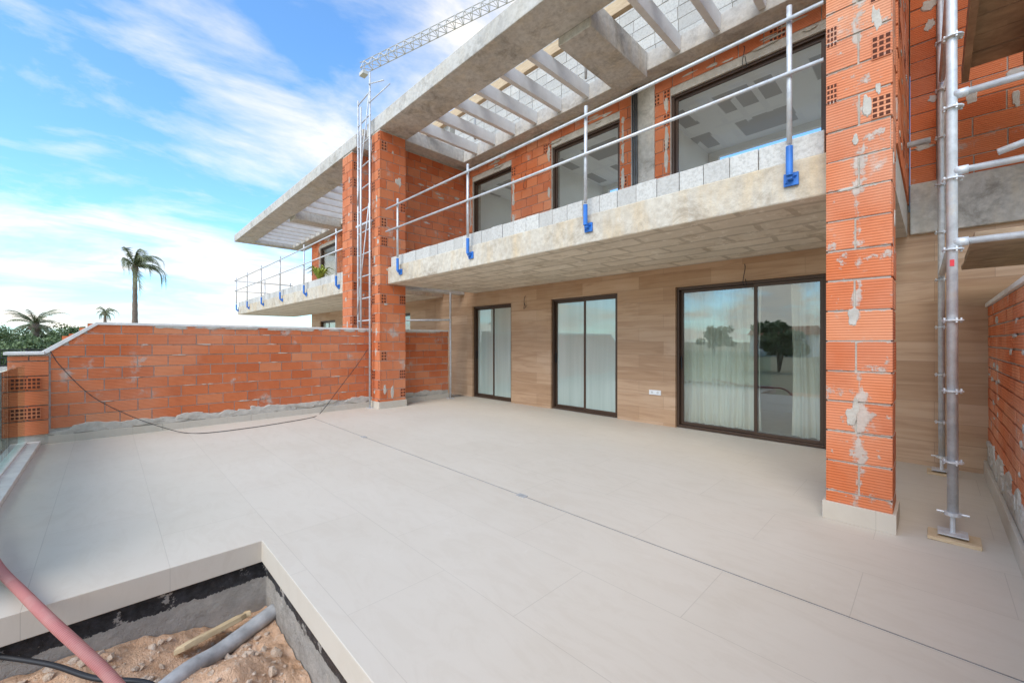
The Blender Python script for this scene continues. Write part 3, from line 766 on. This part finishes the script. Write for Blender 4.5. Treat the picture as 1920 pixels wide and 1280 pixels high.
# ================================================================== SMALL THINGS
ou = empty('wall_socket', (-3.28, FY, .55), 'white double wall socket low on the wood look cladding', 'socket')
mb = MB(); mb.box(-3.40, -3.19, FY - .014, FY - .001, .50, .58); mb.build('cover_plate', 'white', ou, bevel=.003)
for x in (-3.345, -3.245):
    mb = MB(); mb.tube([(x, FY - .017, .54), (x, FY - .012, .54)], .022, 14); mb.build('socket_insert', 'hill', ou)
    mb = MB(); mb.box(x - .012, x - .006, FY - .0185, FY - .0172, .537, .543); mb.box(x + .006, x + .012, FY - .0185, FY - .0172, .537, .543); mb.build('pin_hole', 'black', ou)
def smooth_path(P, n=6):
    P = [Vector(p) for p in P]; out = []
    for i in range(len(P) - 1):
        p0, p1, p2, p3 = P[max(i - 1, 0)], P[i], P[i + 1], P[min(i + 2, len(P) - 1)]
        for k in range(n):
            t = k / n; out.append(.5 * ((2 * p1) + (-p0 + p2) * t + (2 * p0 - 5 * p1 + 4 * p2 - p3) * t * t + (-p0 + 3 * p1 - 3 * p2 + p3) * t ** 3))
    out.append(P[-1]); return out
def wire(pts, label, r=.005, name='wire'):
    mb = MB(); mb.tube(smooth_path(pts), r, 6); return tag(mb.build(name, 'cable', smooth=True), label, 'cable')
wire([(-1.92, FY - .01, 2.52), (-1.9, FY - .06, 2.45), (-1.93, FY - .05, 2.25), (-1.88, FY - .04, 2.18), (-1.9, FY - .05, 2.3)], 'loose thin wire hanging above the widest sliding door')
wire([(-6.32, FY - .01, 2.4), (-6.3, FY - .06, 2.35), (-6.32, FY - .05, 2.22), (-6.26, FY - .05, 2.18), (-6.33, FY - .05, 2.12), (-6.3, FY - .05, 2.25)], 'loose thin wire hanging between the two frosted sliding doors')
wire([(-1.93, FY - .02, 5.68), (-1.9, FY - .08, 5.6), (-1.93, FY - .08, 5.4), (-1.88, FY - .06, 5.33), (-1.9, FY - .07, 5.5)], 'loose wire hanging above the widest upper window')
wire([(-6.3, FY - .02, 5.1), (-6.28, FY - .07, 5.0), (-6.33, FY - .06, 4.8), (-6.27, FY - .06, 4.75)], 'loose wire hanging on the brick between the upper windows')
wire([(-8.44, -.55, 1.27), (-8.44, -.45, 1.05), (-8.40, -.15, .62), (-8.32, .25, .3), (-8.2, .6, .1), (-8.0, .85, .009), (-7.75, 1.1, .009), (-7.72, 1.6, .009), (-7.8, 2.1, .009), (-8.0, 2.7, .009), (-8.38, 3.0, .03), (-8.42, 3.4, .5), (-8.4, 3.75, .95), (-8.32, 3.92, 1.25)],
     'long black cable drooping from the left brick wall onto the terrace', .0055, 'power_cable')
h = smooth_path([(-5.2, -.9, .16), (-4.5, -.62, .085), (-3.9, -.457, .045), (-3.4, -.32, .06), (-2.95, -.19, .065), (-2.63, .03, -.17), (-2.42, .16, -.40)], 8)
mb = MB(); mb.tube(h, .024, 16); tag(mb.build('hose', 'hose', smooth=True), 'dull pink ribbed hose running over the terrace edge down into the pit', 'hose')
def soilp(x, y, dz): return (x, y, soil_z(x, y) + dz)
mb = MB(); mb.tube(smooth_path([(-3.16, .82, -.44), soilp(-3.08, .62, .03), soilp(-2.99, .46, .025), soilp(-2.88, .32, .015), soilp(-2.80, .18, -.01), soilp(-2.75, .02, -.08)], 8), .048, 16)
tag(mb.build('drain_pipe', 'pipe', smooth=True), 'dusty grey plastic pipe half buried in the soil of the pit', 'pipe')
mb = MB()
prf = [(-.21, .012, -.03), (-.20, .04, .0), (-.15, .048, .004), (0, .05, .0), (.13, .046, -.002), (.175, .02, .0), (.19, .036, .01), (.215, .008, .0)]
prev = None
for (x, w_, sk) in prf:
    j = lambda: random.uniform(-.004, .004)
    ring = [mb.bm.verts.new(v) for v in ((x + sk, -w_ + j(), -.016), (x, w_ + j(), -.016), (x, w_ + j(), .016 + j()), (x, .2 * w_, .022 + j()), (x + sk, -w_ + j(), .014 + j()))]
    if prev:
        for k in range(5): mb.face([prev[k], prev[(k + 1) % 5], ring[(k + 1) % 5], ring[k]])
    else: mb.face(ring)
    prev = ring
mb.face(prev)
o = mb.build('timber_offcut', 'foam', bevel=.003); o.location = (-3.13, .48, soil_z(-3.13, .48) + .075); o.rotation_euler = (R(-26), R(5), R(112)); tag(o, 'rough broken tan board offcut lying beside the grey pipe in the pit', 'timber')
mb = MB(); mb.tube(smooth_path([(-3.34, -.40, -.20), (-3.1, -.2, -.22), (-2.86, -.04, -.24), (-2.64, .16, -.26), (-2.45, .2, -.36)], 8), .012, 10)
tag(mb.build('black_hose', 'black', smooth=True), 'thin black hose lying low in the front of the pit', 'hose')

def leaf_blob(mb, c, rad, n, ls, squash=1, rnd=random):
    for _ in range(n):
        while True:
            v = Vector([rnd.uniform(-1, 1) for _ in range(3)])
            if .25 < v.length < 1: break
        p = Vector(c) + Vector((v.x * rad, v.y * rad, v.z * rad * squash))
        a = Vector([rnd.gauss(0, 1) for _ in range(3)]).normalized(); b = a.cross(Vector([rnd.gauss(0, 1) for _ in range(3)])).normalized()
        s_ = ls * rnd.uniform(.6, 1.4)
        vs = [mb.bm.verts.new(p + a * s_), mb.bm.verts.new(p + b * s_ * .5), mb.bm.verts.new(p - a * s_), mb.bm.verts.new(p - b * s_ * .5)]
        mb.face(vs, 0, min(1, max(0, .35 + .45 * v.z + rnd.uniform(-.25, .25))))
pp = empty('potted_plant', (-13.3, 4.7, ZS1), 'yellow green potted plant on the far balcony', 'plant')
mb = MB(); mb.tube([(-13.3, 4.7, ZS1), (-13.3, 4.7, ZS1 + .3)], [.12, .17], 14); mb.build('pot', 'pot', pp)
mb = MB()
for i in range(60):
    a = random.uniform(0, 6.28); l = random.uniform(.35, .7); p0 = Vector((-13.3, 4.7, ZS1 + .28)); d = Vector((math.cos(a), math.sin(a), 0))
    p1 = p0 + d * l * .4 + Vector((0, 0, l * .7)); p2 = p0 + d * l * .85 + Vector((0, 0, l * .5)); w = Vector((-d.y, d.x, 0)) * .025
    vs = [mb.bm.verts.new(v) for v in (p0 - w * .4, p0 + w * .4, p1 + w, p2, p1 - w)]; mb.face(vs, 0, random.random())
mb.build('leaves', 'leafl', pp)

# ================================================================== CRANE
def lattice(mb, A, B, w, seg, r):
    A, B = Vector(A), Vector(B); d = (B - A).normalized(); side = d.cross(Vector((0, 0, 1)))
    if side.length < .1: side = Vector((1, 0, 0))
    side.normalize(); up = side.cross(d).normalized()
    def pts(t): c = A + (B - A) * t; return [c + side * w / 2, c - side * w / 2, c + up * w * .9]
    for i in range(seg):
        a, b = pts(i / seg), pts((i + 1) / seg); m_ = pts((i + .5) / seg)
        for k in range(3): mb.tube([a[k], b[k]], r * 1.4, 4)
        for k in range(2): mb.tube([a[k], m_[2]], r, 4); mb.tube([m_[2], b[k]], r, 4)
        mb.tube([a[0], a[1]], r, 4); mb.tube([a[0], b[1]], r, 4)
cr = empty('tower_crane', at(1250, 640, 52), 'pale lattice jib of a tower crane reaching over the roof', 'crane')
mb = MB(); lattice(mb, at(680, 133, 58), at(1250, -150, 52), 1.35, 34, .055); mb.build('jib', 'crane', cr)
mb = MB(); b = at(1250, 640, 52); lattice(mb, (b.x, b.y, -.8), (b.x, b.y, at(1250, -190, 52).z), 1.5, 30, .08); mb.build('mast', 'crane', cr)
mb = MB(); e = at(682, 138, 58); mb.box(e.x - .6, e.x + .6, e.y - .4, e.y + .4, e.z - .3, e.z + .15); mb.build('jib_end', 'crane', cr)

# ================================================================== TREES
def palm(base, hgt, crown_r, nf, label, tr=.2, droop=1.0, lean=0, seed=1, wind=(0, 0), elr=(-.5, 1.2), lw=.04):
    rnd = random.Random(seed)
    root = empty('palm_tree', base, label, 'palm tree')
    b = Vector(base); mb = MB(); n = 24
    pts = [b + Vector((lean * (i / n) ** 2, 0, hgt * i / n)) for i in range(n + 1)]
    mb.tube(pts, [tr * (1.3 - .55 * i / n) * (1 + .10 * (i % 2)) for i in range(n + 1)], 12)
    mb.tube([pts[-1] - Vector((0, 0, .5)), pts[-1] - Vector((0, 0, .15)), pts[-1] + Vector((0, 0, .2))], [tr * .8, tr * 1.5, tr * .5], 10)
    mb.build('trunk', 'trunk', root, smooth=True)
    top = pts[-1]; mb = MB()
    for i in range(nf):
        a = 2 * math.pi * i / nf + rnd.uniform(-.2, .2); el = rnd.uniform(*elr); L = crown_r * rnd.uniform(.75, 1.25)
        d = Vector((math.cos(a), math.sin(a), 0)); p = top.copy(); ang = el
        up = d.dot(Vector((wind[0], wind[1], 0)))
        spine = [p.copy()]; K = 18
        for k in range(K):
            ang = max(ang - droop * (.08 + .014 * k) * (1 if up > 0 else .75), -1.5)
            dd = (d + Vector((wind[0], wind[1], 0)) * (.3 + 1.5 * k / K))
            p = p + (dd * math.cos(ang) / max(1, dd.length) + Vector((0, 0, math.sin(ang)))) * L / K; spine.append(p.copy())
        mb.tube(spine, [.022 * crown_r / 2 * (1 - .8 * k / K) for k in range(K + 1)], 4, 0, .6, False)
        for k in range(2, K + 1):
            tan = (spine[k] - spine[k - 1]).normalized(); s_ = tan.cross(Vector((0, 0, 1)))
            if s_.length < .1: s_ = Vector((-d.y, d.x, 0))
            s_.normalize()
            for sub in (0, .25, .5, .75):
                q = spine[k - 1].lerp(spine[k], sub); ln = L * .21 * math.sin(math.pi * min(1, (k + sub) / K * .8 + .15)) * rnd.uniform(.6, 1.15)
                for sg in (-1, 1):
                    tip = q + s_ * sg * ln * .5 + tan * ln * .5 + Vector((wind[0] * ln * .4, wind[1] * ln * .4, -ln * rnd.uniform(.2, .7))); w = tan * ln * lw
                    mb.face([mb.bm.verts.new(q - w), mb.bm.verts.new(q + w), mb.bm.verts.new(tip)], 0, rnd.uniform(.1, .9))
    mb.build('crown', 'palm', root)
d = 34; b = at(253, 640, d); topz = at(250, 500, d).z
palm((b.x, b.y, -.85), topz + .85, 3.1, 20, 'tall slender palm tree with windswept crown against the sky', .17, seed=14, droop=.95, wind=(.70, .72), elr=(.0, 1.45), lw=.05)
d = 60; b = at(197, 640, d); palm((b.x, b.y, -.85), at(197, 586, d).z + .85, 1.9, 18, 'small distant palm tree left of the tall palm', .19, seed=5, droop=.9, wind=(.3, .3), lw=.06)
d = 26; b = at(66, 640, d); palm((b.x, b.y, -.85), at(66, 608, d).z + .85, 1.6, 34, 'short bushy palm rising above the dark shrubs at the far left', .2, seed=8, droop=.5, wind=(.2, .2))

def shrub(px, top, d, w, label, seed, name='shrub', mat='leafd', n=4200, ls=.075, pos=None):
    rnd = random.Random(seed)
    b = pos if pos else at(px, 640, d)
    hgt = (at(px, top, d).z if not pos else top) + .85
    root = empty(name, (b.x, b.y, -.85), label, 'tree' if name.endswith('tree') else 'shrub')
    mb = MB()
    for k in range(5):
        a = rnd.uniform(0, 6.28); q = Vector((b.x + math.cos(a) * w * .3, b.y + math.sin(a) * w * .3, -.85 + hgt * .7))
        mb.tube([(b.x, b.y, -.9), (b.x + (q.x - b.x) * .3, b.y + (q.y - b.y) * .3, -.85 + hgt * .35), q], [.09, .06, .02], 6)
    mb.build('trunk', 'trunk', root)
    mb = MB(); K = 20
    for k in range(K):
        a = rnd.uniform(0, 6.28); rr = w * .5 * math.sqrt(rnd.random()) * .85
        cz = -.85 + hgt * rnd.uniform(.35, .88); leaf_blob(mb, (b.x + math.cos(a) * rr, b.y + math.sin(a) * rr, cz), w * rnd.uniform(.12, .22), n // K, ls, .75, rnd)
    mb.build('crown', mat, root)
shrub(20, 608, 24, 3.8, 'green shrub mass at the far left edge of the picture', 1)
shrub(84, 600, 27, 4.2, 'tall green rounded shrub behind the short bushy palm', 2)
shrub(140, 598, 25, 3.0, 'green shrub just left of the sloping end of the brick wall', 3)
shrub(50, 626, 21, 3.0, 'low green shrub in front of the taller shrubs at far left', 4)
fr = empty('fence', at(40, 640, 17), 'thin dark mesh fence beyond the left end of the terrace', 'fence')
A, B = at(-160, 640, 16), at(330, 640, 20); zt, zb = 1.08, -.85
mb = MB()
for i in range(90):
    p = A.lerp(B, i / 89); mb.tube([(p.x, p.y, .35), (p.x, p.y, zt)], .008, 4)
for z in (.4, .72, 1.06): mb.tube([(A.x, A.y, z), (B.x, B.y, z)], .018, 4)
mb.build('mesh_panel', 'black', fr)
for i in range(9):
    p = A.lerp(B, i / 8); mb = MB(); mb.tube([(p.x, p.y, zb), (p.x, p.y, zt + .04)], .03, 6); mb.build('post', 'black', fr)
mb = MB(); mb.prism([(A.x, A.y), (B.x, B.y), (B.x - .1, B.y + .15), (A.x - .1, A.y + .15)], 'z', zb, .36); mb.build('plinth', 'concl', fr)
# what stands on the open land facing the house (seen mirrored in the door glass)
for i, (x, y, w, hh) in enumerate(((-8.0, -22, 3.4, 3.2), (-26, -60, 6, 4.2), (-6.5, -48, 6, 4.4))):
    shrub(0, hh, 0, w, ['round dark tree nearest the house on the open land', 'broad dark tree left of the white cottage on the land facing the house', 'dark tree right of the white cottage on the land facing the house'][i], 20 + i, 'tree', pos=Vector((x, y, 0)), n=2400, ls=.2)
ct = empty('cottage', (-16, -60, -.85), 'white cottage with red roof on the open land facing the house', 'house')
mb = MB(); mb.box(-20, -12, -63, -58, -.85, 2.4); mb.build('wall', 'render', ct)
mb = MB(); mb.prism([(-63.4, 2.4), (-57.6, 2.4), (-60.5, 3.7)], 'x', -20.3, -11.7); mb.build('roof', 'roofred', ct)
for x in (-18.8, -16.2, -13.8):
    mb = MB(); mb.box(x, x + 1.1, -58.0, -57.94, .3, 1.6); mb.build('window', 'dark', ct)

# ================================================================== SKY, SUN, CAMERA
w = bpy.data.worlds.new('World'); scn.world = w; w.use_nodes = True
nt = w.node_tree; nt.nodes.clear(); L = nt.links
def N(t): return nt.nodes.new(t)
sun_dir = Vector((.22, -.74, .74)).normalized()
el = math.asin(sun_dir.z); az = math.atan2(sun_dir.x, sun_dir.y)
sky = N('ShaderNodeTexSky'); sky.sky_type = 'NISHITA'; sky.sun_disc = False; sky.sun_elevation = el; sky.sun_rotation = az
sky.air_density = 1.0; sky.dust_density = .5; sky.ozone_density = 2.0
tc = N('ShaderNodeTexCoord'); sp = N('ShaderNodeSeparateXYZ'); L.new(tc.outputs['Generated'], sp.inputs[0])
def mth(op, a, b=0., cl=False):
    k = N('ShaderNodeMath'); k.operation = op; k.use_clamp = cl
    for i, v in enumerate((a, b)):
        if isinstance(v, (int, float)): k.inputs[i].default_value = v
        else: L.new(v, k.inputs[i])
    return k.outputs[0]
zz = mth('ADD', mth('MAXIMUM', sp.outputs[2], 0), .22)
cb = N('ShaderNodeCombineXYZ'); L.new(mth('DIVIDE', sp.outputs[0], zz), cb.inputs[0]); L.new(mth('DIVIDE', sp.outputs[1], zz), cb.inputs[1])
mp = N('ShaderNodeMapping'); mp.inputs['Rotation'].default_value = (0, 0, R(-25)); mp.inputs['Scale'].default_value = (1.0, .62, 1); mp.inputs['Location'].default_value = (7.3, 2.4, 0)
L.new(cb.outputs[0], mp.inputs[0])
def nz(sc, det, ro, di, src):
    k = N('ShaderNodeTexNoise'); L.new(src, k.inputs['Vector']); k.inputs['Scale'].default_value = sc; k.inputs['Detail'].default_value = det
    k.inputs['Roughness'].default_value = ro; k.inputs['Distortion'].default_value = di; return k.outputs['Fac']
n1 = nz(.95, 10, .55, .25, mp.outputs[0]); n2 = nz(3.0, 10, .6, .35, mp.outputs[0])
cl = mth('ADD', n1, mth('MULTIPLY', mth('SUBTRACT', n2, .5), .55))
hz = mth('MULTIPLY', mth('SUBTRACT', .42, sp.outputs[2]), .20)
cl = mth('ADD', cl, hz)
rp = N('ShaderNodeValToRGB'); L.new(cl, rp.inputs[0]); rp.color_ramp.elements[0].position = .42; rp.color_ramp.elements[0].color = (.03, .03, .03, 1)
rp.color_ramp.elements[1].position = .64; rp.color_ramp.elements[1].color = (.97, .97, .97, 1)
boost = N('ShaderNodeMix'); boost.data_type = 'RGBA'; boost.blend_type = 'MULTIPLY'; boost.inputs[0].default_value = 1
L.new(sky.outputs[0], boost.inputs[6]); boost.inputs[7].default_value = (1.25, 1.95, 2.4, 1)
shade = N('ShaderNodeValToRGB'); L.new(n2, shade.inputs[0])
shade.color_ramp.elements[0].position = .3; shade.color_ramp.elements[0].color = (.66, .75, .87, 1); shade.color_ramp.elements[1].position = .58; shade.color_ramp.elements[1].color = (1, .98, .95, 1)
cm = N('ShaderNodeMix'); cm.data_type = 'RGBA'; cm.blend_type = 'MULTIPLY'; cm.inputs[0].default_value = 1; L.new(shade.outputs[0], cm.inputs[6]); cm.inputs[7].default_value = (8.4, 8.1, 7.7, 1)
mx = N('ShaderNodeMix'); mx.data_type = 'RGBA'; L.new(rp.outputs[0], mx.inputs[0]); L.new(boost.outputs[2], mx.inputs[6]); L.new(cm.outputs[2], mx.inputs[7])
bg = N('ShaderNodeBackground'); bg.inputs[1].default_value = .15; L.new(mx.outputs[2], bg.inputs[0])
wo = N('ShaderNodeOutputWorld'); L.new(bg.outputs[0], wo.inputs[0])

sl = bpy.data.lights.new('sun', 'SUN'); sl.energy = 2.9; sl.angle = R(40); sl.color = (1, .91, .79)
so = bpy.data.objects.new('sun', sl); COL.objects.link(so); so.rotation_euler = sun_dir.to_track_quat('Z', 'Y').to_euler(); so.location = (5, -10, 15)

cam = bpy.data.cameras.new('camera'); co = bpy.data.objects.new('camera', cam); COL.objects.link(co)
co.location = (0, 0, H); co.rotation_euler = (R(90), 0, R(45.57)); cam.sensor_width = 36; cam.lens = F / 1920 * 36
cam.clip_start = .02; cam.clip_end = 4000
scn.camera = co
scn.view_settings.view_transform = 'Standard'; scn.view_settings.look = 'None'; scn.view_settings.exposure = 0
